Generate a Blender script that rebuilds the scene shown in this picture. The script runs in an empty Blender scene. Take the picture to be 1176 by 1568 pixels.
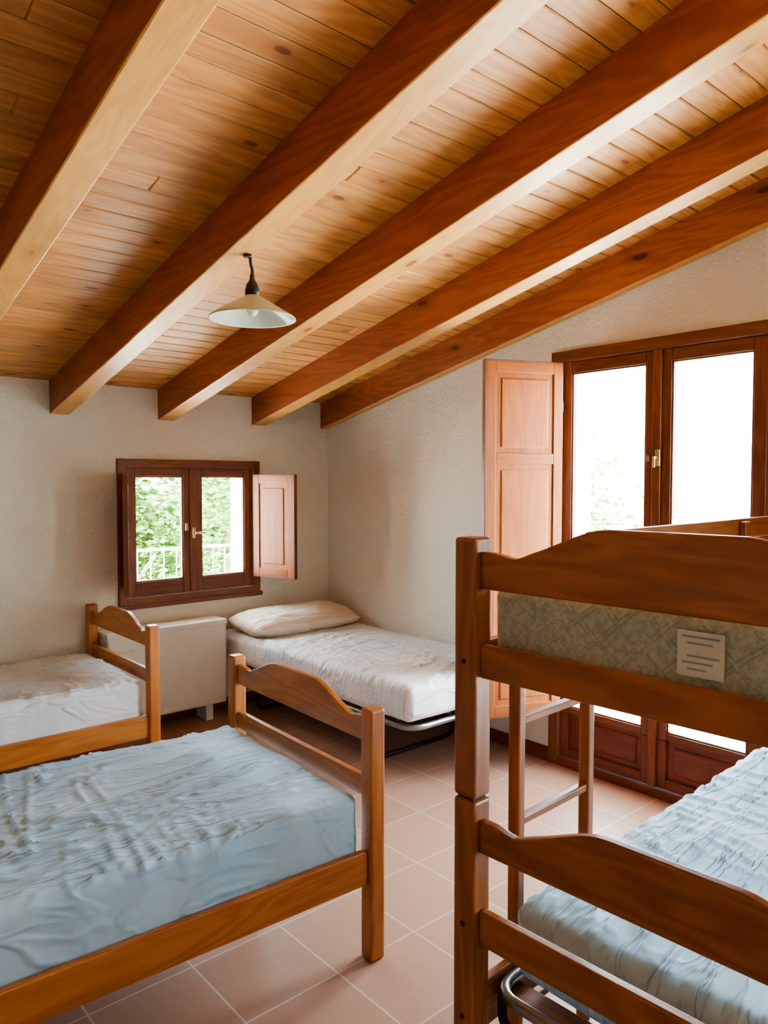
import bpy, bmesh, math, random
from mathutils import Vector, Matrix, noise
random.seed(7)
S = bpy.context.scene
COL = S.collection

# ------------------------------------------------------------------ node helpers
def new_mat(name):
    m = bpy.data.materials.new(name); m.use_nodes = True
    nt = m.node_tree
    for n in list(nt.nodes): nt.nodes.remove(n)
    out = nt.nodes.new('ShaderNodeOutputMaterial')
    b = nt.nodes.new('ShaderNodeBsdfPrincipled')
    nt.links.new(b.outputs[0], out.inputs[0])
    return m, nt, b
def N(nt, t, **kw):
    n = nt.nodes.new(t)
    for k, v in kw.items():
        if k.startswith('i_'):
            n.inputs[k[2:].replace('_', ' ')].default_value = v
        else: setattr(n, k, v)
    return n
def math_(nt, op, a, b=None, c=None, clamp=False):
    n = nt.nodes.new('ShaderNodeMath'); n.operation = op; n.use_clamp = clamp
    for i, v in enumerate((a, b, c)):
        if v is None: continue
        if isinstance(v, (int, float)): n.inputs[i].default_value = v
        else: nt.links.new(v, n.inputs[i])
    return n.outputs[0]
def mixc(nt, f, a, b, mode='MIX'):
    n = nt.nodes.new('ShaderNodeMix'); n.data_type = 'RGBA'; n.blend_type = mode
    if isinstance(f, (int, float)): n.inputs[0].default_value = f
    else: nt.links.new(f, n.inputs[0])
    for i, v in ((6, a), (7, b)):
        if isinstance(v, (tuple, list)): n.inputs[i].default_value = (v[0], v[1], v[2], 1)
        else: nt.links.new(v, n.inputs[i])
    return n.outputs[2]
def srgb(r, g, b):
    f = lambda c: ((c/255)/12.92 if c/255 <= .04045 else (((c/255)+.055)/1.055)**2.4)
    return (f(r), f(g), f(b))
def smooth(nt, v, a, b, o0=0.0, o1=1.0):
    n = nt.nodes.new('ShaderNodeMapRange'); n.interpolation_type = 'SMOOTHSTEP'
    nt.links.new(v, n.inputs[0])
    n.inputs[1].default_value = a; n.inputs[2].default_value = b
    n.inputs[3].default_value = o0; n.inputs[4].default_value = o1
    return n.outputs[0]

def wood(name, c_light, c_dark, axis, rough=.45, knots=.5, ring=1.0, island=False, var=.25, kscale=(2.6, 7.5), kprob=.5, coat=0):
    m, nt, b = new_mat(name)
    tc = N(nt, 'ShaderNodeTexCoord')
    if island:
        g = N(nt, 'ShaderNodeNewGeometry'); rnd = g.outputs['Random Per Island']
    else:
        g = N(nt, 'ShaderNodeObjectInfo'); rnd = g.outputs['Random']
    off = N(nt, 'ShaderNodeCombineXYZ')
    nt.links.new(math_(nt, 'MULTIPLY', rnd, 31.7), off.inputs[0])
    nt.links.new(math_(nt, 'MULTIPLY', rnd, 17.3), off.inputs[1])
    nt.links.new(math_(nt, 'MULTIPLY', rnd, 23.9), off.inputs[2])
    add = N(nt, 'ShaderNodeVectorMath', operation='ADD')
    nt.links.new(tc.outputs['Object'], add.inputs[0]); nt.links.new(off.outputs[0], add.inputs[1])
    def mapped(al, ac):
        mp = N(nt, 'ShaderNodeMapping')
        sc = [ac, ac, ac]; sc['XYZ'.index(axis)] = al
        mp.inputs['Scale'].default_value = sc
        nt.links.new(add.outputs[0], mp.inputs[0]); return mp.outputs[0]
    n1 = N(nt, 'ShaderNodeTexNoise', i_Scale=1.0, i_Detail=3.0, i_Distortion=.4)
    nt.links.new(mapped(.8, 7), n1.inputs['Vector'])
    rings = math_(nt, 'MULTIPLY_ADD', math_(nt, 'SINE', math_(nt, 'MULTIPLY', n1.outputs[0], 60.0)), .5, .5)
    n2 = N(nt, 'ShaderNodeTexNoise', i_Scale=1.0, i_Detail=4.0)
    nt.links.new(mapped(6, 160), n2.inputs['Vector'])
    n3 = N(nt, 'ShaderNodeTexNoise', i_Scale=1.0, i_Detail=2.0)
    nt.links.new(mapped(1.2, 4), n3.inputs['Vector'])
    f = math_(nt, 'ADD', math_(nt, 'MULTIPLY', rings, .42*ring), math_(nt, 'MULTIPLY', n2.outputs[0], .4))
    f = math_(nt, 'ADD', f, math_(nt, 'MULTIPLY_ADD', n3.outputs[0], .6, -.2), clamp=True)
    col = mixc(nt, f, c_light, c_dark)
    vo = N(nt, 'ShaderNodeTexVoronoi', i_Scale=1.0)
    nt.links.new(mapped(*kscale), vo.inputs['Vector'])
    vs = N(nt, 'ShaderNodeSeparateColor'); nt.links.new(vo.outputs['Color'], vs.inputs[0])
    gate = math_(nt, 'LESS_THAN', vs.outputs[0], kprob)
    k = math_(nt, 'MULTIPLY', gate, smooth(nt, vo.outputs['Distance'], .17, .10))
    k2 = math_(nt, 'MULTIPLY', gate, smooth(nt, vo.outputs['Distance'], .40, .14))
    dk = (c_dark[0]*.38, c_dark[1]*.28, c_dark[2]*.24)
    col = mixc(nt, math_(nt, 'MULTIPLY', k2, knots*.6), col, c_dark)
    col = mixc(nt, math_(nt, 'MULTIPLY', k, knots), col, dk)
    hv = N(nt, 'ShaderNodeHueSaturation')
    nt.links.new(col, hv.inputs['Color'])
    nt.links.new(math_(nt, 'MULTIPLY_ADD', rnd, var, 1-var*.5), hv.inputs['Value'])
    nt.links.new(hv.outputs[0], b.inputs['Base Color'])
    b.inputs['Roughness'].default_value = rough
    if coat:
        b.inputs['Coat Weight'].default_value = coat; b.inputs['Coat Roughness'].default_value = .25
    bp = N(nt, 'ShaderNodeBump', i_Strength=.25, i_Distance=.002)
    nt.links.new(n2.outputs[0], bp.inputs['Height']); nt.links.new(bp.outputs[0], b.inputs['Normal'])
    return m
def wood3(name, cl, cd, **kw):
    return {a: wood(name+'_'+a.lower(), cl, cd, a, **kw) for a in 'XYZ'}
def plain(name, c, rough=.5, metal=0.0, bump=0, bscale=100):
    m, nt, b = new_mat(name)
    tc = N(nt, 'ShaderNodeTexCoord')
    n1 = N(nt, 'ShaderNodeTexNoise', i_Scale=9.0, i_Detail=4.0)
    nt.links.new(tc.outputs['Object'], n1.inputs['Vector'])
    col = mixc(nt, n1.outputs[0], tuple(x*.93 for x in c), tuple(min(1, x*1.05) for x in c))
    nt.links.new(col, b.inputs['Base Color'])
    b.inputs['Roughness'].default_value = rough; b.inputs['Metallic'].default_value = metal
    return m

def stucco(name, c):
    m, nt, b = new_mat(name)
    tc = N(nt, 'ShaderNodeTexCoord')
    n0 = N(nt, 'ShaderNodeTexNoise', i_Scale=1.6, i_Detail=4.0)
    n1 = N(nt, 'ShaderNodeTexNoise', i_Scale=85.0, i_Detail=3.0, i_Roughness=.6)
    n2 = N(nt, 'ShaderNodeTexNoise', i_Scale=40.0, i_Detail=2.0)
    for n in (n0, n1, n2): nt.links.new(tc.outputs['Object'], n.inputs['Vector'])
    col = mixc(nt, n0.outputs[0], tuple(x*.96 for x in c), tuple(min(1, x*1.02) for x in c))
    nt.links.new(col, b.inputs['Base Color']); b.inputs['Roughness'].default_value = .9
    h = math_(nt, 'MULTIPLY_ADD', n2.outputs[0], .9, n1.outputs[0])
    bp = N(nt, 'ShaderNodeBump', i_Strength=.9, i_Distance=.010)
    nt.links.new(h, bp.inputs['Height']); nt.links.new(bp.outputs[0], b.inputs['Normal'])
    return m

def fabric(name, c, c2=None, crease=.5):
    m, nt, b = new_mat(name)
    c2 = c2 or tuple(x*.9 for x in c)
    tc = N(nt, 'ShaderNodeTexCoord')
    n0 = N(nt, 'ShaderNodeTexNoise', i_Scale=2.5, i_Detail=3.0)
    nt.links.new(tc.outputs['Object'], n0.inputs['Vector'])
    nt.links.new(mixc(nt, smooth(nt, n0.outputs[0], .35, .65), c, c2), b.inputs['Base Color'])
    hs = []
    for rot, sc in ((.35, (3, 24, 9)), (-.9, (4, 20, 9))):
        mp = N(nt, 'ShaderNodeMapping'); mp.inputs['Scale'].default_value = sc
        mp.inputs['Rotation'].default_value = (0, 0, rot)
        nt.links.new(tc.outputs['Object'], mp.inputs[0])
        n1 = N(nt, 'ShaderNodeTexNoise', i_Scale=.8, i_Detail=2.0, i_Distortion=.8)
        nt.links.new(mp.outputs[0], n1.inputs['Vector'])
        r = math_(nt, 'ABSOLUTE', math_(nt, 'SUBTRACT', n1.outputs[0], .5))
        hs.append(smooth(nt, r, .08, .0))
    msk = smooth(nt, n0.outputs[0], .4, .6)
    r = math_(nt, 'ADD', math_(nt, 'MULTIPLY', hs[0], msk), math_(nt, 'MULTIPLY', hs[1], math_(nt, 'SUBTRACT', 1.0, msk)))
    h = math_(nt, 'MULTIPLY', r, crease)
    bp = N(nt, 'ShaderNodeBump', i_Strength=1.0, i_Distance=.010)
    nt.links.new(h, bp.inputs['Height']); nt.links.new(bp.outputs[0], b.inputs['Normal'])
    b.inputs['Roughness'].default_value = .7
    return m

def quilt(name, c):
    m, nt, b = new_mat(name)
    tc = N(nt, 'ShaderNodeTexCoord')
    sp = N(nt, 'ShaderNodeSeparateXYZ'); nt.links.new(tc.outputs['Object'], sp.inputs[0])
    nd = N(nt, 'ShaderNodeTexNoise', i_Scale=14.0, i_Detail=1.0); nt.links.new(tc.outputs['Object'], nd.inputs['Vector'])
    yx = math_(nt, 'ADD', math_(nt, 'ADD', sp.outputs[0], sp.outputs[1]), math_(nt, 'MULTIPLY', nd.outputs[0], .02))
    def line(v):
        return math_(nt, 'ABSOLUTE', math_(nt, 'SINE', math_(nt, 'MULTIPLY', v, 34.0)))
    a = line(math_(nt, 'ADD', yx, math_(nt, 'MULTIPLY', sp.outputs[2], 1.1)))
    c_ = line(math_(nt, 'SUBTRACT', yx, math_(nt, 'MULTIPLY', sp.outputs[2], 1.1)))
    mn = math_(nt, 'MINIMUM', a, c_)
    dbl = math_(nt, 'ABSOLUTE', math_(nt, 'SUBTRACT', mn, .22))
    q = smooth(nt, dbl, 0, .16)
    n1 = N(nt, 'ShaderNodeTexNoise', i_Scale=70.0, i_Detail=4.0, i_Roughness=.7)
    nt.links.new(tc.outputs['Object'], n1.inputs['Vector'])
    f = smooth(nt, n1.outputs[0], .42, .58)
    col = mixc(nt, f, c, tuple(x*.78 for x in c))
    col = mixc(nt, smooth(nt, dbl, .10, .0, 0, .2), col, tuple(x*.5 for x in c))
    nt.links.new(col, b.inputs['Base Color']); b.inputs['Roughness'].default_value = .8
    h = math_(nt, 'ADD', q, math_(nt, 'MULTIPLY', n1.outputs[0], .6))
    bp = N(nt, 'ShaderNodeBump', i_Strength=.5, i_Distance=.005)
    nt.links.new(h, bp.inputs['Height']); nt.links.new(bp.outputs[0], b.inputs['Normal'])
    return m

def tiles(name):
    m, nt, b = new_mat(name)
    tc = N(nt, 'ShaderNodeTexCoord')
    mp = N(nt, 'ShaderNodeMapping'); mp.inputs['Location'].default_value = (-1.395, -1.82, 0)
    nt.links.new(tc.outputs['Object'], mp.inputs[0])
    # object origin sits below the surface: flatten z so the brick pattern stays 2D
    fl = N(nt, 'ShaderNodeVectorMath', operation='MULTIPLY'); fl.inputs[1].default_value = (1, 1, 0)
    nt.links.new(mp.outputs[0], fl.inputs[0])
    br = N(nt, 'ShaderNodeTexBrick', offset=0.0, squash=1.0)
    br.inputs['Scale'].default_value = 1.0
    br.inputs['Brick Width'].default_value = .33; br.inputs['Row Height'].default_value = .33
    br.inputs['Mortar Size'].default_value = .0028; br.inputs['Mortar Smooth'].default_value = .15
    br.inputs['Color1'].default_value = (*srgb(176, 138, 118), 1)
    br.inputs['Color2'].default_value = (*srgb(164, 126, 106), 1)
    br.inputs['Mortar'].default_value = (*srgb(202, 188, 176), 1)
    nt.links.new(fl.outputs[0], br.inputs['Vector'])
    n1 = N(nt, 'ShaderNodeTexNoise', i_Scale=26.0, i_Detail=4.0)
    nt.links.new(tc.outputs['Object'], n1.inputs['Vector'])
    col = mixc(nt, math_(nt, 'MULTIPLY', n1.outputs[0], .3), br.outputs['Color'], srgb(148, 110, 92))
    nt.links.new(col, b.inputs['Base Color'])
    b.inputs['Roughness'].default_value = .4
    return m

def glass(name):
    m = bpy.data.materials.new(name); m.use_nodes = True; nt = m.node_tree
    for n in list(nt.nodes): nt.nodes.remove(n)
    out = nt.nodes.new('ShaderNodeOutputMaterial')
    t = N(nt, 'ShaderNodeBsdfTransparent'); t.inputs[0].default_value = (.96, .98, .98, 1)
    g = N(nt, 'ShaderNodeBsdfGlossy'); g.inputs['Roughness'].default_value = .02
    mx = N(nt, 'ShaderNodeMixShader'); mx.inputs[0].default_value = .05
    nt.links.new(t.outputs[0], mx.inputs[1]); nt.links.new(g.outputs[0], mx.inputs[2])
    nt.links.new(mx.outputs[0], out.inputs[0]); return m

# ------------------------------------------------------------------ materials
M_wall = stucco('wall_stucco', srgb(240, 237, 224))
M_floor = tiles('floor_tiles')
M_base = plain('baseboard_tile', srgb(124, 64, 48), .4)
W_ceil = wood('ceiling_plank_pine', srgb(226, 174, 106), srgb(180, 114, 60), 'X', rough=.45, knots=.8, ring=.8, island=True, var=.28, kscale=(5.0, 11), kprob=.36)
W_beam = wood('beam_pine_shaded', srgb(178, 106, 64), srgb(128, 64, 38), 'Y', rough=.45, knots=.9, ring=.8, kscale=(3.2, 9), kprob=.35, coat=.15)  # beam sides: shade away from the window is put into this darker colour
W_beam_lit = wood('beam_pine_underside_lit', srgb(216, 168, 94), srgb(186, 128, 62), 'Y', rough=.42, knots=.9, ring=.7, kscale=(3.2, 9), kprob=.4, coat=.15)  # same pine, lighter: light on the undersides is put into the colour
W_bed = wood3('bed_pine', srgb(204, 134, 68), srgb(158, 90, 40), rough=.36, knots=.6, coat=.1)
W_bunk_shade = wood3('bunk_pine_shaded', srgb(176, 110, 60), srgb(130, 72, 36), rough=.38, knots=.6, coat=.1)  # bed pine darkened: the shade on the bunk is put into the colour
W_frame = wood3('frame_wood', srgb(138, 84, 54), srgb(102, 56, 36), rough=.4, knots=.2)
W_shut = wood3('shutter_wood', srgb(176, 100, 36), srgb(142, 74, 24), rough=.5, knots=.2)
W_door = wood3('door_panel_wood', srgb(130, 66, 48), srgb(98, 48, 36), rough=.4, knots=.2)
M_sheetb = fabric('sheet_blue', srgb(186, 220, 246), srgb(170, 210, 240))
M_sheetc = fabric('sheet_cream', srgb(232, 234, 234), srgb(214, 222, 230), .4)
M_pillow = fabric('pillow_cream', srgb(238, 228, 212), srgb(224, 212, 194), .3)
M_quilt = quilt('quilted_ticking', srgb(192, 196, 172))
M_heater = plain('heater_enamel', srgb(228, 232, 230), .4)
M_dark = plain('dark_plastic', srgb(28, 26, 25), .5)
M_steel = plain('tube_steel', srgb(150, 152, 152), .3, .9)
M_brass = plain('handle_metal', srgb(190, 170, 130), .3, .9)
M_label = plain('paper_label', srgb(224, 222, 204), .7)
M_print = plain('label_print', srgb(172, 170, 156), .7)
M_bolt = plain('bolt_dark', srgb(50, 36, 26), .5)
M_glass = glass('window_glass')
M_shadeo = plain('lamp_enamel', srgb(196, 206, 192), .3)
M_terr = plain('terrace_stone', srgb(224, 216, 204), .8)
M_ext = plain('garden_gravel', srgb(232, 224, 208), .9)
M_iron = plain('railing_iron', srgb(110, 118, 110), .5)
M_bark = plain('bark', srgb(130, 116, 100), .9)
def leafmat(name, a, b2):
    m, nt, b = new_mat(name)
    g = N(nt, 'ShaderNodeNewGeometry')
    nt.links.new(mixc(nt, g.outputs['Random Per Island'], a, b2), b.inputs['Base Color'])
    b.inputs['Roughness'].default_value = .6
    return m
M_leaf = leafmat('leaves', srgb(106, 146, 46), srgb(46, 84, 18))

# ------------------------------------------------------------------ mesh helpers
def empty(name, loc=(0, 0, 0), rz=0):
    o = bpy.data.objects.new(name, None); o.empty_display_size = .1
    o.location = loc; o.rotation_euler = (0, 0, rz); COL.objects.link(o); return o
def finish(bm, name, mats, parent=None, loc=(0, 0, 0), rot=(0, 0, 0), smooth_=False):
    me = bpy.data.meshes.new(name)
    bmesh.ops.recalc_face_normals(bm, faces=bm.faces)
    bm.to_mesh(me); bm.free()
    for mm in (mats if isinstance(mats, (list, tuple)) else [mats]): me.materials.append(mm)
    if smooth_:
        for p in me.polygons: p.use_smooth = True
    o = bpy.data.objects.new(name, me); COL.objects.link(o)
    o.location = loc; o.rotation_euler = rot
    if parent: o.parent = parent
    return o
def bm_box(bm, c, s, bevel=0, mi=0, seg=2, rotm=None):
    r = bmesh.ops.create_cube(bm, size=1)
    vs = r['verts']
    bmesh.ops.scale(bm, vec=s, verts=vs)
    if bevel:
        es = list({e for v in vs for e in v.link_edges})
        rr = bmesh.ops.bevel(bm, geom=es, offset=bevel, segments=seg, affect='EDGES', profile=.5)
        vs = list({v for v in rr['verts']} | {v for v in vs if v.is_valid})
    if rotm: bmesh.ops.rotate(bm, cent=(0, 0, 0), matrix=rotm, verts=vs)
    bmesh.ops.translate(bm, vec=c, verts=vs)
    for f in {f for v in vs for f in v.link_faces}: f.material_index = mi
    return vs
def box(name, c, s, mat, parent=None, bevel=.004, rot=(0, 0, 0)):
    bm = bmesh.new(); bm_box(bm, (0, 0, 0), s, bevel)
    return finish(bm, name, mat, parent, c, rot)
def boxr(name, lo, hi, mat, parent=None, bevel=.004):
    c = [(a+b)/2 for a, b in zip(lo, hi)]; s = [abs(b-a) for a, b in zip(lo, hi)]
    return box(name, c, s, mat, parent, bevel)
def bm_prism(bm, pts, axis, a, b, bevel=0):
    def mk(p, t):
        return {'X': (t, p[0], p[1]), 'Y': (p[0], t, p[1]), 'Z': (p[0], p[1], t)}[axis]
    v0 = [bm.verts.new(mk(p, a)) for p in pts]; v1 = [bm.verts.new(mk(p, b)) for p in pts]
    n = len(pts); fs = [bm.faces.new(v0), bm.faces.new(v1[::-1])]
    for i in range(n): fs.append(bm.faces.new((v0[i], v0[(i+1) % n], v1[(i+1) % n], v1[i])))
    if bevel:
        bmesh.ops.recalc_face_normals(bm, faces=fs)
        es = [e for e in {e for f in fs[:2] for e in f.edges}]
        bmesh.ops.bevel(bm, geom=es, offset=bevel, segments=2, affect='EDGES', profile=.5)
def prism(name, pts, axis, a, b, mat, parent=None, bevel=0, loc=(0, 0, 0), rot=(0, 0, 0)):
    bm = bmesh.new(); bm_prism(bm, pts, axis, a, b, bevel)
    return finish(bm, name, mat, parent, loc, rot)
def lathe(name, prof, mat, parent=None, loc=(0, 0, 0), seg=48):
    bm = bmesh.new(); rings = []
    for r, z in prof:
        rings.append([bm.verts.new((max(r, 1e-4)*math.cos(2*math.pi*i/seg), max(r, 1e-4)*math.sin(2*math.pi*i/seg), z)) for i in range(seg)])
    for k in range(len(rings)-1):
        for i in range(seg):
            bm.faces.new((rings[k][i], rings[k][(i+1) % seg], rings[k+1][(i+1) % seg], rings[k+1][i]))
    return finish(bm, name, mat, parent, loc, smooth_=True)
def tube(name, pts, r, mat, parent=None, cyclic=False, bez=False):
    cu = bpy.data.curves.new(name, 'CURVE'); cu.dimensions = '3D'; cu.bevel_depth = r; cu.bevel_resolution = 4
    cu.use_fill_caps = True
    sp = cu.splines.new('NURBS' if bez else 'POLY'); sp.points.add(len(pts)-1)
    for i, p in enumerate(pts): sp.points[i].co = (*p, 1)
    sp.use_cyclic_u = cyclic
    if bez: sp.order_u = 3; sp.use_endpoint_u = True; cu.resolution_u = 12
    o = bpy.data.objects.new(name, cu); COL.objects.link(o); cu.materials.append(mat)
    if parent: o.parent = parent
    return o
def rounded_path(corners, r, n=6, cyclic=True):
    out = []; m = len(corners)
    for i in range(m):
        p = Vector(corners[i])
        if not cyclic and i in (0, m-1): out.append(p[:]); continue
        a = Vector(corners[i-1]); b = Vector(corners[(i+1) % m])
        p0 = p+(a-p).normalized()*r; p1 = p+(b-p).normalized()*r
        for k in range(n+1):
            t = k/n; out.append(((1-t)**2*p0+2*t*(1-t)*p+t*t*p1)[:])
    return out

def mattress(name, dims, r, mat, parent, loc, res=.011, wr=.006, seed=0.0, sag=.0, freq=(1.7, 17)):
    hx, hy, hz = dims[0]/2, dims[1]/2, dims[2]/2
    bm = bmesh.new()
    cnt = [max(4, int(d/res)) for d in dims]
    H = (hx, hy, hz)
    for ax in range(3):
        u, v = [(1, 2), (0, 2), (0, 1)][ax]
        for s in (-1, 1):
            g = []
            for i in range(cnt[u]+1):
                row = []
                for j in range(cnt[v]+1):
                    p = [0, 0, 0]; p[ax] = s*H[ax]
                    p[u] = -H[u]+2*H[u]*i/cnt[u]; p[v] = -H[v]+2*H[v]*j/cnt[v]
                    row.append(bm.verts.new(p))
                g.append(row)
            for i in range(cnt[u]):
                for j in range(cnt[v]):
                    bm.faces.new((g[i][j], g[i+1][j], g[i+1][j+1], g[i][j+1]))
    bmesh.ops.remove_doubles(bm, verts=bm.verts, dist=1e-5)
    off = Vector((seed*3.1, seed*7.7, seed))
    def streak(p, ang, o):
        ca, sa = math.cos(ang), math.sin(ang)
        q = Vector(((p.x*ca+p.y*sa)*freq[0], (-p.x*sa+p.y*ca)*freq[1], p.z*3))
        k = abs(noise.noise(q+o))
        t = max(0, 1-k/.2)
        return t*t
    for vtx in bm.verts:
        p = vtx.co.copy()
        q = Vector([max(-(H[i]-r), min(H[i]-r, p[i])) for i in range(3)])
        d = p-q
        if d.length > 1e-7:
            nd = d.normalized(); p = q+nd*r
        else: nd = Vector((0, 0, 1))
        warp = Vector((noise.noise(p*1.5+off), noise.noise(p*1.5+off+Vector((9, 3, 1))), 0))*.13
        pp = p+warp
        m = [max(0, min(1, .35+2.4*noise.noise(p*1.4+off+Vector((k*5, k*3, 0))))) for k in range(3)]
        w = streak(pp, .35, off)*m[0]+streak(pp, -.6, off*2)*m[1]+streak(pp, 1.45, off*3)*m[2]*.8
        eg = max(abs(p.x)/hx, abs(p.y)/hy)
        if eg > .72:
            tt = (eg-.72)/.28
            c = abs(noise.noise(Vector((p.x*14, p.y*14, 0))+off*5))
            w += .5*max(0, 1-c/.2)**2*tt
        topf = max(0, nd.z)
        sidef = .15 if nd.z > -.5 else 0
        p += nd*(wr*w*(topf+sidef*(1-topf)))
        p += nd*(.007*noise.noise(p*3+off))
        if topf > .5: p.z -= sag*(1-(p.x/hx)**2)*(1-(p.y/hy)**2)
        vtx.co = p
    return finish(bm, name, mat, parent, loc, smooth_=True)

def pillow(name, dims, mat, parent, loc, rot=(0, 0, 0), seed=1.0):
    bm = bmesh.new(); nx, ny = 60, 36
    hx, hy, hz = dims[0]/2, dims[1]/2, dims[2]/2
    off = Vector((seed, seed*2, 0))
    for s in (1, -1):
        g = []
        for i in range(nx+1):
            row = []
            for j in range(ny+1):
                u = -1+2*i/nx; v = -1+2*j/ny
                t = (max(0, 1-abs(u)**5)**.5)*(max(0, 1-abs(v)**2.8)**.55)
                e = 1-.05*(u*u*v*v)
                x, y = u*hx*e, v*hy*e
                z = s*hz*t
                w = noise.noise(Vector((x*7, y*14, s*3))+off)
                z += s*t*(.012*max(0, 1-abs(w)/.2)+.016*noise.noise(Vector((x*4, y*4, 0))+off))
                row.append(bm.verts.new((x, y, z)))
            g.append(row)
        for i in range(nx):
            for j in range(ny): bm.faces.new((g[i][j], g[i+1][j], g[i+1][j+1], g[i][j+1]))
    bmesh.ops.remove_doubles(bm, verts=bm.verts, dist=1e-4)
    return finish(bm, name, mat, parent, loc, rot, smooth_=True)

# ------------------------------------------------------------------ room shell
XR, YB, XL, YF = 3.38, 4.52, -3.4, -1.9
ZB, SL = 2.125, .2217
zc = lambda y: ZB+SL*(YB-y)
TH = .32
W1 = dict(x0=1.77, x1=2.775, z0=.765, z1=1.685)
D1 = dict(y0=1.29, y1=2.47, z1=2.24)
D_fill = dict(y0=-1.35, y1=-.15, z1=2.24)  # unseen opening, added behind the camera to brighten ceiling and beds
bm = bmesh.new()
xa, xb = XL-TH, XR+TH; top = zc(YB)+.15
for lo, hi in (((xa, 0-.3), (W1['x0']+.04, top)), ((W1['x1']-.04, -.3), (xb, top)),
               ((W1['x0']+.04, -.3), (W1['x1']-.04, W1['z0']+.04)), ((W1['x0']+.04, W1['z1']-.04), (W1['x1']-.04, top))):
    bm_prism(bm, [(lo[0], lo[1]), (hi[0], lo[1]), (hi[0], hi[1]), (lo[0], hi[1])], 'Y', YB, YB+TH)
finish(bm, 'wall_back', M_wall)
bm = bmesh.new()
def quad(y0, y1, z0=-.3, z1=None):
    bm_prism(bm, [(y0, z0), (y1, z0), (y1, z1 if z1 else zc(y1)+.15), (y0, z1 if z1 else zc(y0)+.15)], 'X', XR, XR+TH)
quad(YF-TH, D_fill['y0']+.03); quad(D_fill['y1']-.03, D1['y0']+.03); quad(D1['y1']-.03, YB)
for D in (D1, D_fill):
    quad(D['y0']+.03, D['y1']-.03, D['z1']-.03); quad(D['y0']+.03, D['y1']-.03, -.3, -.001)
finish(bm, 'wall_right', M_wall)
bm = bmesh.new()
bm_prism(bm, [(YF-TH, -.3), (YB, -.3), (YB, zc(YB)+.15), (YF-TH, zc(YF)+.2)], 'X', XL-TH, XL)
finish(bm, 'wall_left', M_wall)
bm = bmesh.new()
bm_prism(bm, [(XL, -.3), (XR, -.3), (XR, zc(YF)+.1), (XL, zc(YF)+.1)], 'Y', YF-TH, YF)
finish(bm, 'wall_front', M_wall)
bm = bmesh.new()
bm_prism(bm, [(XL, YF), (XR, YF), (XR, YB), (XL, YB)], 'Z', -.12, 0)
finish(bm, 'floor', M_floor)
bm = bmesh.new(); ang = math.atan(SL); pw = .092
cs = math.cos(ang)
Ltot = (YB-(YF-.2))/cs; nP = int(Ltot/pw)+1
for k in range(nP):
    sdist = pw*(k+.5); yy = YB-sdist*cs; zz = ZB+sdist*math.sin(ang)
    joints = [XL, random.uniform(XL+1, XR-.6), XR] if random.random() < .4 else [XL, XR]
    for a, b in zip(joints, joints[1:]):
        th = .02
        R = Matrix.Rotation(-ang, 3, 'X')
        nrm = Vector((0, math.sin(ang), math.cos(ang)))
        c = Vector(((a+b)/2, yy, zz))+nrm*(th/2)
        bm_box(bm, c, (b-a-.0006, pw-.0028, th), bevel=.004, seg=1, rotm=R)
ceil = finish(bm, 'ceiling', W_ceil)
prism('roof_slab', [(YF-TH, zc(YF-TH)+.03), (YB+TH, zc(YB+TH)+.03), (YB+TH, zc(YB+TH)+.2), (YF-TH, zc(YF-TH)+.2)], 'X', XL-TH, XR+TH, M_base)
for xr in (-3.105, -2.445, -1.785, -1.125, -.47, .185, .84, 1.50, 2.155, 2.838, 3.42):
    bw = .112; dz = .19
    ym = (YB+YF)/2
    x0, x1 = xr-bw, xr
    if xr > 3.3: x0, x1 = 3.315, 3.38
    bm = bmesh.new()
    bm_prism(bm, [(YF-ym, zc(YF)-dz), (YB-ym, zc(YB)-dz), (YB-ym, zc(YB)), (YF-ym, zc(YF))], 'X', x0-(x0+x1)/2, x1-(x0+x1)/2)
    es = [e for e in bm.edges if abs((e.verts[0].co-e.verts[1].co).y) > 2 and (e.verts[0].co.z+e.verts[1].co.z)/2 < (zc(YF)+zc(YB))/2-.05]
    bmesh.ops.recalc_face_normals(bm, faces=bm.faces)
    bmesh.ops.bevel(bm, geom=es, offset=.007, segments=2, affect='EDGES', profile=.5)
    bmesh.ops.recalc_face_normals(bm, faces=bm.faces)
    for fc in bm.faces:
        if fc.normal.z < -.6: fc.material_index = 1  # undersides take the lit copy of the pine
    finish(bm, 'ceiling_beam', [W_beam, W_beam_lit], loc=((x0+x1)/2, ym, 0))
boxr('baseboard_right', (XR-.012, D1['y1'], 0), (XR, YB, .075), M_base, bevel=.002)
boxr('baseboard_right', (XR-.012, D_fill['y1'], 0), (XR, D1['y0'], .075), M_base, bevel=.002)
boxr('baseboard_right', (XR-.012, YF, 0), (XR, D_fill['y0'], .075), M_base, bevel=.002)
boxr('baseboard_back', (XL, YB-.012, 0), (XR-.012, YB, .075), M_base, bevel=.002)
boxr('baseboard_left', (XL, YF, 0), (XL+.012, YB-.012, .075), M_base, bevel=.002)
boxr('baseboard_front', (XL+.012, YF, 0), (XR-.012, YF+.012, .075), M_base, bevel=.002)

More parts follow.
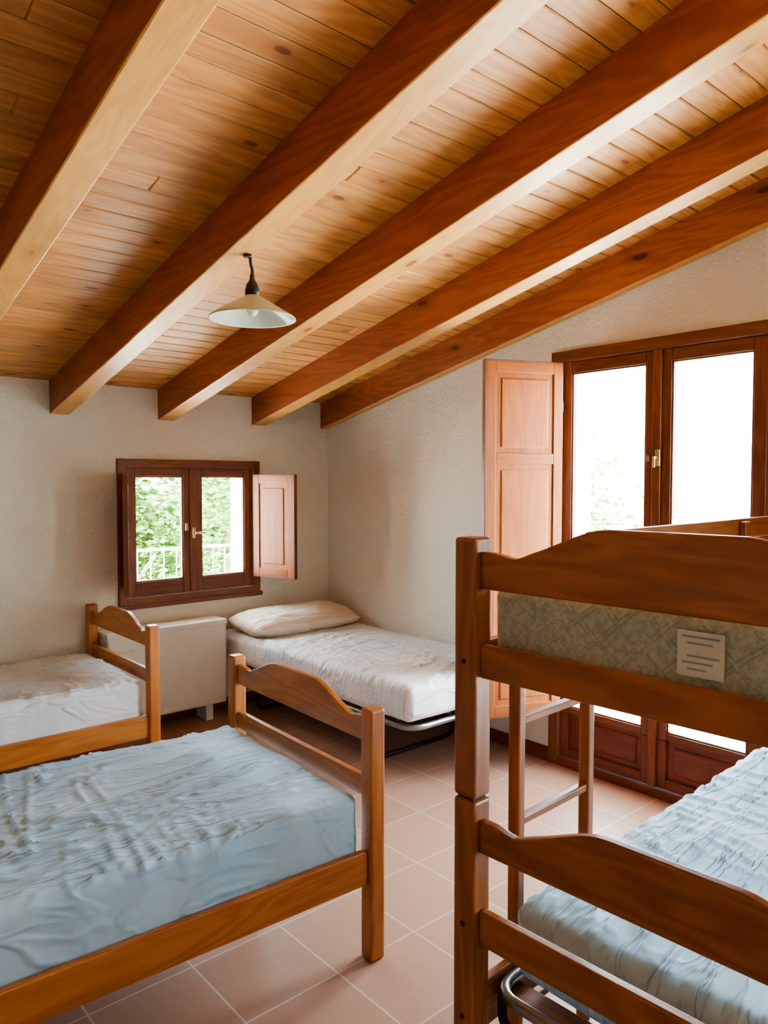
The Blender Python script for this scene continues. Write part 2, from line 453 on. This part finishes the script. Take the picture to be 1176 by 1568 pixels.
# ------------------------------------------------------------------ shutters / windows
def shutter(parent, name, hinge, ang_, w, h, z0, panels, woods=W_shut, edge=W_frame, t=.026):
    e = bpy.data.objects.new(name, None); COL.objects.link(e); e.parent = parent
    e.location = (hinge[0], hinge[1], z0); e.rotation_euler = (0, 0, ang_)
    st = .055
    boxr('stile_hinge', (0, -t/2, 0), (st, t/2, h), woods['Z'], e, .003)
    boxr('stile_free', (w-st, -t/2, 0), (w, t/2, h), woods['Z'], e, .003)
    boxr('edge_lip', (w, -t/2-.002, 0), (w+.012, t/2+.002, h), edge['Z'], e, .002)
    boxr('edge_top', (0, -t/2-.001, h), (w+.012, t/2+.001, h+.008), edge['X'], e, .002)
    boxr('edge_bottom', (0, -t/2-.001, -.008), (w+.012, t/2+.001, 0), edge['X'], e, .002)
    zs = [0]+panels+[h]
    for i, z in enumerate(zs):
        a = max(0, z-st/2) if 0 < i < len(zs)-1 else (0 if i == 0 else h-st)
        b = a+st
        boxr('rail_%d' % i, (st, -t/2, a), (w-st, t/2, b), woods['X'], e, .003)
    for i in range(len(zs)-1):
        a = st if i == 0 else zs[i]+st/2
        b = h-st if i == len(zs)-2 else zs[i+1]-st/2
        boxr('panel_%d' % i, (st, -t*.22, a), (w-st, t*.22, b), woods['Z'], e, 0)
        m = .028
        bmm = bmesh.new(); bm_box(bmm, ((w)/2, 0, (a+b)/2), (w-2*st-2*m, t*.8, b-a-2*m), bevel=.008, seg=2)
        finish(bmm, 'raised_panel_%d' % i, woods['Z'], e)
    for z in (h*.12, h*.88):
        bmm = bmesh.new(); bmesh.ops.create_cone(bmm, cap_ends=True, segments=12, radius1=.006, radius2=.006, depth=.05)
        finish(bmm, 'hinge', M_dark, e, (-.004, 0, z))
    return e

win = empty('window_1', (0, 0, 0))
x0, x1, z0, z1 = W1['x0'], W1['x1'], W1['z0'], W1['z1']; f = .052
yi, yo = YB-.022, YB+.06
boxr('frame_left', (x0, yi, z0), (x0+f, yo, z1), W_frame['Z'], win)
boxr('frame_right', (x1-f, yi, z0), (x1, yo, z1), W_frame['Z'], win)
boxr('frame_top', (x0+f, yi, z1-f), (x1-f, yo, z1), W_frame['X'], win)
boxr('frame_bottom', (x0+f, yi, z0), (x1-f, yo, z0+f), W_frame['X'], win)
boxr('sill_lip', (x0-.01, yi-.012, z0-.015), (x1+.01, yi+.02, z0+.012), W_frame['X'], win)
def sash(parent, axis, a0, a1, g0, g1, b0, b1, h0, h1, p0, p1, woods, tag):
    def B(n, u0, u1, zz0, zz1, w):
        if axis == 'X': boxr(n+tag, (u0, p0, zz0), (u1, p1, zz1), w, parent)
        else: boxr(n+tag, (p0, u0, zz0), (p1, u1, zz1), w, parent)
    B('stile_a', a0, g0, b0, b1, woods['Z']); B('stile_b', g1, a1, b0, b1, woods['Z'])
    B('rail_low', g0, g1, b0, h0, woods[axis]); B('rail_top', g0, g1, h1, b1, woods[axis])
    pm = (p0+p1)/2
    for (u0, u1, q0, q1) in ((g0, g0+.008, h0, h1), (g1-.008, g1, h0, h1), (g0, g1, h0, h0+.008), (g0, g1, h1-.008, h1)):
        if axis == 'X': boxr('bead'+tag, (u0, p0+.006, q0), (u1, pm+.012, q1), woods['Z'], parent, .002)
        else: boxr('bead'+tag, (p0+.006, u0, q0), (pm+.012, u1, q1), woods['Z'], parent, .002)
    if axis == 'X': o = boxr('glass'+tag, (g0, pm-.002, h0), (g1, pm+.002, h1), M_glass, parent, 0)
    else: o = boxr('glass'+tag, (pm-.002, g0, h0), (pm+.002, g1, h1), M_glass, parent, 0)
sash(win, 'X', x0+f+.003, 2.268, 1.884, 2.206, z0+f+.003, z1-f-.0005, .912, 1.578, YB-.005, YB+.04, W_frame, '_l')
sash(win, 'X', 2.272, x1-f-.003, 2.336, 2.66, z0+f+.003, z1-f-.0005, .912, 1.578, YB-.005, YB+.04, W_frame, '_r')
boxr('astragal', (2.25, YB-.02, z0+f+.003), (2.29, YB-.004, z1-f-.003), W_frame['Z'], win)
bmm = bmesh.new(); bm_box(bmm, (0, 0, 0), (.022, .01, .07), .004); bm_box(bmm, (0, -.02, 0), (.014, .035, .014), .004); bm_box(bmm, (.03, -.036, 0), (.07, .012, .014), .005)
finish(bmm, 'handle', M_brass, win, (2.27, YB-.026, 1.21))
bmm = bmesh.new(); bm_box(bmm, (0, 0, 0), (.02, .01, .05), .004); finish(bmm, 'latch', M_brass, win, (2.225, YB-.012, 1.25))
a_r = math.atan2(-.345, .105); a_l = math.atan2(-.335, -.135)
shutter(win, 'shutter_right', (2.722, YB-.03), a_r, .355, .69, .895, [])
shutter(win, 'shutter_left', (1.812, YB-.03), a_l, .355, .69, .895, [])

def french_door(name, D, ymid, gl):
    dr = empty(name, (0, 0, 0))
    y0, y1, zt = D['y0'], D['y1'], D['z1']; f = .058
    xi, xo = XR-.025, XR+.06
    boxr('frame_left', (xi, y1-f, 0), (xo, y1, zt), W_frame['Z'], dr)
    boxr('frame_right', (xi, y0, 0), (xo, y0+f, zt), W_frame['Z'], dr)
    boxr('frame_top', (xi, y0+f, zt-f), (xo, y1-f, zt), W_frame['Y'], dr)
    boxr('threshold', (xi, y0+f, 0), (xo, y1-f, .045), W_door['Y'], dr)
    def leaf(a0, a1, g0, g1, tag):
        sash(dr, 'Y', a0, a1, g0, g1, .29, zt-f-.0005, .325, 2.12, XR-.006, XR+.04, W_frame, tag)
        boxr('low_stile_a'+tag, (XR-.006, a0, .048), (XR+.04, g0, .29), W_door['Z'], dr)
        boxr('low_stile_b'+tag, (XR-.006, g1, .048), (XR+.04, a1, .29), W_door['Z'], dr)
        boxr('low_rail'+tag, (XR-.006, g0, .048), (XR+.04, g1, .10), W_door['Y'], dr)
        boxr('low_panel'+tag, (XR+.01, g0, .10), (XR+.03, g1, .29), W_door['Y'], dr, 0)
        boxr('low_raised'+tag, (XR+.002, g0+.03, .125), (XR+.03, g1-.03, .265), W_door['Y'], dr, .01)
    leaf(y0+f+.003, ymid-.002, gl[0], gl[1], '_r')
    leaf(ymid+.002, y1-f-.003, gl[2], gl[3], '_l')
    boxr('astragal', (XR-.022, ymid-.022, .05), (XR-.004, ymid+.022, zt-f-.003), W_frame['Z'], dr)
    bmm = bmesh.new(); bm_box(bmm, (0, 0, 0), (.01, .024, .08), .004); bm_box(bmm, (-.02, 0, 0), (.035, .014, .014), .004); bm_box(bmm, (-.036, 0, -.02), (.012, .014, .055), .005)
    finish(bmm, 'handle', M_brass, dr, (XR-.026, ymid-.012, 1.66))
    bmm = bmesh.new(); bm_box(bmm, (0, 0, 0), (.01, .02, .03), .004); finish(bmm, 'catch', M_brass, dr, (XR-.012, ymid+.045, 1.66))
    return dr
d1 = french_door('door_1', D1, 1.857, (1.41, 1.79, 1.922, 2.35))
shutter(d1, 'shutter_left', (3.335, 2.385), math.atan2(.175, -.41), .445, 1.85, .315, [.78, 1.35])
shutter(d1, 'shutter_right', (3.338, 1.30), math.radians(-91.5), .445, 1.85, .315, [.78, 1.35])
d_fill = french_door('added_fill_door', D_fill, -.75, (-1.23, -.81, -.69, -.27))  # added out of view as a source of fill light
shutter(d_fill, 'shutter_right', (3.338, -1.345), math.radians(-91.5), .445, 1.85, .315, [.78, 1.35])
shutter(d_fill, 'shutter_left', (3.338, -.155), math.radians(91.5), .445, 1.85, .315, [.78, 1.35])

# ------------------------------------------------------------------ beds
def crest_profile(W, zb, ze, zp, n=48):
    h = W/2; pts = [(-h, zb), (h, zb)]
    top = []
    for i in range(n+1):
        y = h-2*h*i/n; u = abs(y)/h
        t = max(0, min(1, (.80-u)/.52)); t = t*t*(3-2*t)
        dip = -.010*math.exp(-((u-.80)/.07)**2)
        top.append((y, ze+(zp-ze)*t+dip))
    return pts+top
def post(parent, name, x, y, z0, z1, s=.058, W_=None):
    bm = bmesh.new(); h = z1-z0
    bm_box(bm, (0, 0, h/2), (s, s, h), bevel=.009, seg=3)
    return finish(bm, name, (W_ or W_bed)['Z'], parent, (x, y, z0))
def endboard(parent, tag, x, W, zb, ze, zp, r0, r1):
    prism('crest_'+tag, crest_profile(W-.058, zb, ze, zp), 'X', -.0125, .0125, W_bed['Y'], parent, .005, (x, 0, 0))
    boxr('lower_rail_'+tag, (x-.0125, -W/2+.029, r0), (x+.0125, W/2-.029, r1), W_bed['Y'], parent, .005)
def bolt(parent, loc):
    bm = bmesh.new(); bmesh.ops.create_uvsphere(bm, u_segments=12, v_segments=8, radius=.006)
    finish(bm, 'bolt', M_bolt, parent, loc)
def single_bed(name, loc, rz, W=.936, L=1.98, sheet=M_sheetb, seed=1.0, wr=.012):
    e = empty(name, loc, rz)
    for i, (px, py) in enumerate(((0, -W/2), (0, W/2), (-L, -W/2), (-L, W/2))):
        post(e, 'post_%d' % (i+1), px, py, 0, .82)
    endboard(e, 'head', 0, W, .705, .785, .85, .52, .588)
    endboard(e, 'foot', -L, W, .60, .68, .745, .42, .488)
    for s, n in ((-1, 'near'), (1, 'far')):
        boxr('side_rail_'+n, (-L+.029, s*W/2-.012, .252), (-.029, s*W/2+.012, .365), W_bed['X'], e, .005)
    for i in range(11):
        xx = -L+.12+i*(L-.24)/10
        boxr('slat_%d' % i, (xx-.035, -W/2+.013, .305), (xx+.035, W/2-.013, .322), W_bed['Y'], e, .003)
    mattress('mattress', (L-.07, W-.03, .222), .036, sheet, e, (-L/2-.005, 0, .322+.111), wr=wr, seed=seed, sag=.006)
    bolt(e, (.03, -W/2, .56)); bolt(e, (.03, W/2, .56))
    return e
def place_bed(name, near, rz, W, **kw):
    cx = near[0]-math.sin(rz)*W/2; cy = near[1]+math.cos(rz)*W/2
    return single_bed(name, (cx, cy, 0), rz, W=W, **kw)
place_bed('single_bed', (1.533, 1.812), math.radians(-2.6), .936, seed=2.3)
place_bed('single_bed', (1.582, 3.60), math.radians(-.3), .86, sheet=M_sheetc, seed=5.1)

bk = empty('bunk_bed', (1.272, 1.148, 0), math.radians(2.4))
W = .95; L = 1.94; ZJ = .822; ZT = 1.422
for i, (px, py) in enumerate(((0, 0), (0, -W), (L, 0), (L, -W))):
    post(bk, 'lower_post_%d' % (i+1), px, py, 0, ZJ, .062, W_bunk_shade); post(bk, 'upper_post_%d' % (i+1), px, py, ZJ+.004, ZT, .062, W_bunk_shade)
    bmm = bmesh.new(); bm_box(bmm, (0, 0, 0), (.045, .045, .02), 0); finish(bmm, 'dowel_joint', M_bolt, bk, (px, py, ZJ))
def eb(tag, x, zb, ze, zp, r0, r1):
    prism('crest_'+tag, crest_profile(W-.062, zb, ze, zp), 'X', -.0125, .0125, W_bunk_shade['Y'], bk, .005, (x, -W/2, 0))
    boxr('lower_rail_'+tag, (x-.0125, -W+.031, r0), (x+.0125, -.031, r1), W_bunk_shade['Y'], bk, .005)
for x, t in ((0, 'head'), (L, 'foot')):
    eb('upper_'+t, x, 1.306, 1.39, 1.455, 1.104, 1.18)
    eb('lower_'+t, x, .70, .775, .842, .485, .565)
for y_, n in ((0, 'far'), (-W, 'near')):
    boxr('lower_side_'+n, (.031, y_-.012, .252), (L-.031, y_+.012, .365), W_bunk_shade['X'], bk, .005)
    boxr('upper_side_'+n, (.031, y_-.012, 1.09), (L-.031, y_+.012, 1.18), W_bunk_shade['X'], bk, .005)
for i in range(10):
    xx = .12+i*(L-.24)/9
    for z in (.305, 1.115): boxr('slat', (xx-.035, -W+.013, z), (xx+.035, -.013, z+.016), W_bunk_shade['Y'], bk, .003)
pts = [(.47, 1.335), (L-.03, 1.335), (L-.03, 1.41), (.50, 1.41), (.478, 1.402), (.466, 1.385), (.462, 1.36)]
prism('guard_rail', pts, 'Y', -.011, .011, W_bunk_shade['X'], bk, .004)
boxr('guard_support_1', (.56, -.034, 1.10), (.61, -.012, 1.40), W_bunk_shade['Z'], bk, .004)
boxr('guard_support_2', (1.5, -.034, 1.10), (1.55, -.012, 1.40), W_bunk_shade['Z'], bk, .004)
for i, xx in enumerate((.216, .546)):
    boxr('ladder_upright_%d' % i, (xx-.014, .015, .0), (xx+.014, .05, 1.21), W_bunk_shade['Z'], bk, .005)
for i, z in enumerate((.18, .43, .68, .94)):
    boxr('ladder_rung_%d' % i, (.230, .020, z-.011), (.532, .045, z+.011), W_bunk_shade['X'], bk, .005)
mattress('upper_mattress', (L-.08, W-.05, .178), .03, M_quilt, bk, (L/2+.0, -W/2, 1.131+.089), wr=.002, seed=8)
mattress('lower_mattress', (L-.14, W-.07, .185), .04, M_sheetb, bk, (L/2+.025, -W/2-.01, .362+.0925), wr=.012, seed=11.4, sag=.008)
tube('base_tube', rounded_path([(.05, -.03, .345), (.05, -W+.03, .345), (L-.05, -W+.03, .345), (L-.05, -.03, .345)], .07), .0145, M_steel, bk, True)
tube('base_loop', rounded_path([(.055, -.05, .345), (.055, -.05, .27), (.055, -.25, .27), (.055, -.25, .345)], .035, cyclic=False), .012, M_dark, bk)
lb = empty('label_holder', (.034-.003, -.512, 1.232)); lb.parent = bk
boxr('label', (-.0035, -.043, -.042), (.0, .043, .042), M_label, lb, 0)
for i in range(6):
    zz = .032-i*.012
    if i == 2: continue
    boxr('print_%d' % i, (-.0042, -.035+.012*(i % 3), zz-.002), (-.0036, .034-.01*(i % 2), zz+.002), M_print, lb, 0)
for p in ((-.032, .0, 1.14), (-.032, 0, .53), (-.032, 0, .31)): bolt(bk, p)

cb = empty('metal_frame_bed', (0, 0, 0))
cx0, cx1, cy0, cy1 = 2.50, 3.31, 2.66, 4.47
tube('side_tube', rounded_path([(cx0, cy0, .315), (cx1, cy0, .315), (cx1, cy1, .315), (cx0, cy1, .315)], .1), .016, M_steel, cb, True)
for i, yy in enumerate((3.1, 4.3)):
    tube('leg_loop_%d' % i, rounded_path([(cx0+.12, yy, .30), (cx0+.12, yy, .014), (cx1-.05, yy, .014), (cx1-.05, yy, .30)], .06, cyclic=False), .013, M_dark, cb)
for i in range(9):
    yy = 2.8+i*.2
    boxr('slat_%d' % i, (cx0, yy-.03, .333), (cx1, yy+.03, .346), M_dark, cb, .002)
mattress('mattress', (.885, 1.86, .195), .05, M_sheetc, cb, (2.9, 3.565, .347+.0975), wr=.012, seed=15.2, freq=(2, 13))
pillow('pillow', (.86, .44, .15), M_pillow, cb, (2.885, 4.23, .605), (math.radians(4), 0, math.radians(-1)), 3.3)

# ------------------------------------------------------------------ storage heater
ht = empty('storage_heater', (0, 0, 0))
hx0, hx1, hy0, hy1, hz0, hz1 = 1.63, 2.41, 4.33, 4.50, .10, .645
boxr('body', (hx0, hy0, hz0), (hx1, hy1, hz1), M_heater, ht, .012)
boxr('top_cap', (hx0-.004, hy0-.004, hz1-.03), (hx1+.004, hy1, hz1+.004), M_heater, ht, .006)
boxr('side_panel', (hx1-.002, hy0+.01, hz0+.02), (hx1+.004, hy1-.01, hz1-.04), M_heater, ht, .003)
boxr('vent_slot', (hx0+.25, hy0+.04, hz1+.0035), (hx1-.25, hy0+.048, hz1+.0045), M_dark, ht, 0)
boxr('low_grille', (hx0+.03, hy0-.002, hz0+.012), (hx1-.03, hy0+.01, hz0+.05), M_heater, ht, .002)
boxr('badge', (hx0+.07, hy0-.0035, .52), (hx0+.16, hy0-.001, .54), M_label, ht, 0)
for xx in (hx0+.1, hx1-.12):
    boxr('foot', (xx-.025, hy0+.01, 0), (xx+.025, hy1-.02, hz0+.002), M_heater, ht, .004)

# ------------------------------------------------------------------ pendant lamp
pl = empty('pendant_lamp', (1.49, 2.46, 0))
lathe('shade', [(.018, 2.245), (.026, 2.243), (.045, 2.233), (.155, 2.166), (.162, 2.160), (.163, 2.156), (.158, 2.157), (.152, 2.161), (.043, 2.227), (.02, 2.236)], M_shadeo, pl)
lathe('socket_cap', [(.001, 2.325), (.008, 2.322), (.011, 2.30), (.022, 2.285), (.027, 2.262), (.027, 2.243), (.0, 2.238)], M_dark, pl, seg=24)
lathe('lamp_socket', [(.0, 2.24), (.018, 2.24), (.018, 2.205), (.0, 2.205)], M_dark, pl, seg=24)
lathe('bulb', [(.0, 2.168), (.012, 2.17), (.02, 2.18), (.021, 2.188), (.014, 2.2), (.012, 2.207), (0, 2.207)], M_label, pl, seg=24)
zbm = zc(2.46)-.19
tube('cord', [(0, 0, 2.32), (.004, .002, 2.34), (-.010, -.004, 2.36), (-.012, -.006, zbm+.002)], .006, M_dark, pl, bez=True)
lathe('hook_plate', [(0, .0), (.016, 0), (.014, .008), (0, .009)], M_dark, pl, loc=(-.02, 0, zbm-.009), seg=20)

# ------------------------------------------------------------------ outside
boxr('garden_ground', (-25, -25, -3.2), (35, 35, -3.0), M_ext, bevel=0)
boxr('terrace_slab', (-1, YB+TH, -.15), (5.5, 6.3, -.02), M_terr, bevel=.01)
rl = empty('balcony_railing')
tube('top_rail', [(-1, 6.2, .95), (5.4, 6.2, .95)], .014, M_iron, rl)
tube('low_rail', [(-1, 6.2, .08), (5.4, 6.2, .08)], .012, M_iron, rl)
bmm = bmesh.new()
for i in range(54):
    bm_box(bmm, (-1+i*.12, 6.2, .46), (.010, .010, .97), 0)
finish(bmm, 'bars', M_iron, rl)
def tree(name, loc, h, r, n, seed):
    random.seed(seed); e = empty(name, loc)
    lathe('trunk', [(.2, 0), (.13, h*.5), (.07, h*.9), (0, h)], M_bark, e, seg=12)
    for i in range(7):
        a = i*2.4; z = h*(.4+.07*i)
        tube('branch_%d' % i, [(0, 0, z), (math.cos(a)*r*.35, math.sin(a)*r*.35, z+.4), (math.cos(a)*r*.75, math.sin(a)*r*.75, z+.9)], .025, M_bark, e, bez=True)
    bm = bmesh.new()
    cl = [Vector((random.gauss(0, r*.42), random.gauss(0, r*.42), h*.72+random.gauss(0, r*.42))) for _ in range(34)]
    for i in range(n):
        c = random.choice(cl)+Vector((random.gauss(0, .28), random.gauss(0, .28), random.gauss(0, .28)))
        s = random.uniform(.05, .11)
        R = Matrix.Rotation(random.uniform(0, 6.28), 3, 'Z') @ Matrix.Rotation(random.uniform(-1.2, 1.2), 3, 'X')
        ps = [(-.2, 0, 0), (.35, -.45, 0), (1.3, 0, .1), (.35, .45, 0)]
        bm.faces.new([bm.verts.new(c+R @ (Vector(p)*s)) for p in ps])
    finish(bm, 'foliage', M_leaf, e)
tree('garden_tree', (3.9, 10.2, -3), 5.0, 1.6, 13000, 3)
tree('garden_tree', (6.6, 11.8, -3), 5.5, 1.9, 18000, 5)
tree('garden_tree', (10.2, 7.2, -3), 5.0, 1.4, 4000, 9)

# ------------------------------------------------------------------ light
wd = bpy.data.worlds.new('sky'); S.world = wd; wd.use_nodes = True
nt = wd.node_tree; bg = nt.nodes['Background']
bg.inputs[0].default_value = (.76, .89, 1.0, 1); bg.inputs[1].default_value = 13.0
sl = bpy.data.lights.new('sun', 'SUN'); sl.energy = 50; sl.angle = .01; sl.color = (1, .95, .86)
so = bpy.data.objects.new('sun', sl); COL.objects.link(so)
so.rotation_euler = Vector((.57, 0, -.82)).to_track_quat('-Z', 'Y').to_euler()
def portal(name, loc, rot, sx, sy):
    l = bpy.data.lights.new(name, 'AREA'); l.shape = 'RECTANGLE'; l.size = sx; l.size_y = sy
    l.cycles.is_portal = True
    o = bpy.data.objects.new(name, l); o.location = loc; o.rotation_euler = rot; COL.objects.link(o)
portal('sky_portal', (XR+TH+.01, 1.88, 1.12), (0, math.radians(90), 0), 2.3, 1.2)
portal('sky_portal', (XR+TH+.01, -.75, 1.12), (0, math.radians(90), 0), 2.3, 1.2)
portal('sky_portal', (2.27, YB+TH+.01, 1.22), (math.radians(-90), 0, 0), 1.05, .95)

# ------------------------------------------------------------------ camera
cam = bpy.data.cameras.new('camera'); co = bpy.data.objects.new('camera', cam); COL.objects.link(co)
co.location = (0, 0, 1.55); co.rotation_euler = (math.radians(90-2.4), 0, math.radians(-41.1))
cam.sensor_fit = 'HORIZONTAL'; cam.sensor_width = 36; cam.lens = 36*1143/1176; cam.clip_start = .02
S.camera = co
S.view_settings.view_transform = 'AgX'
S.view_settings.look = 'AgX - Medium High Contrast'
S.view_settings.exposure = 1.6
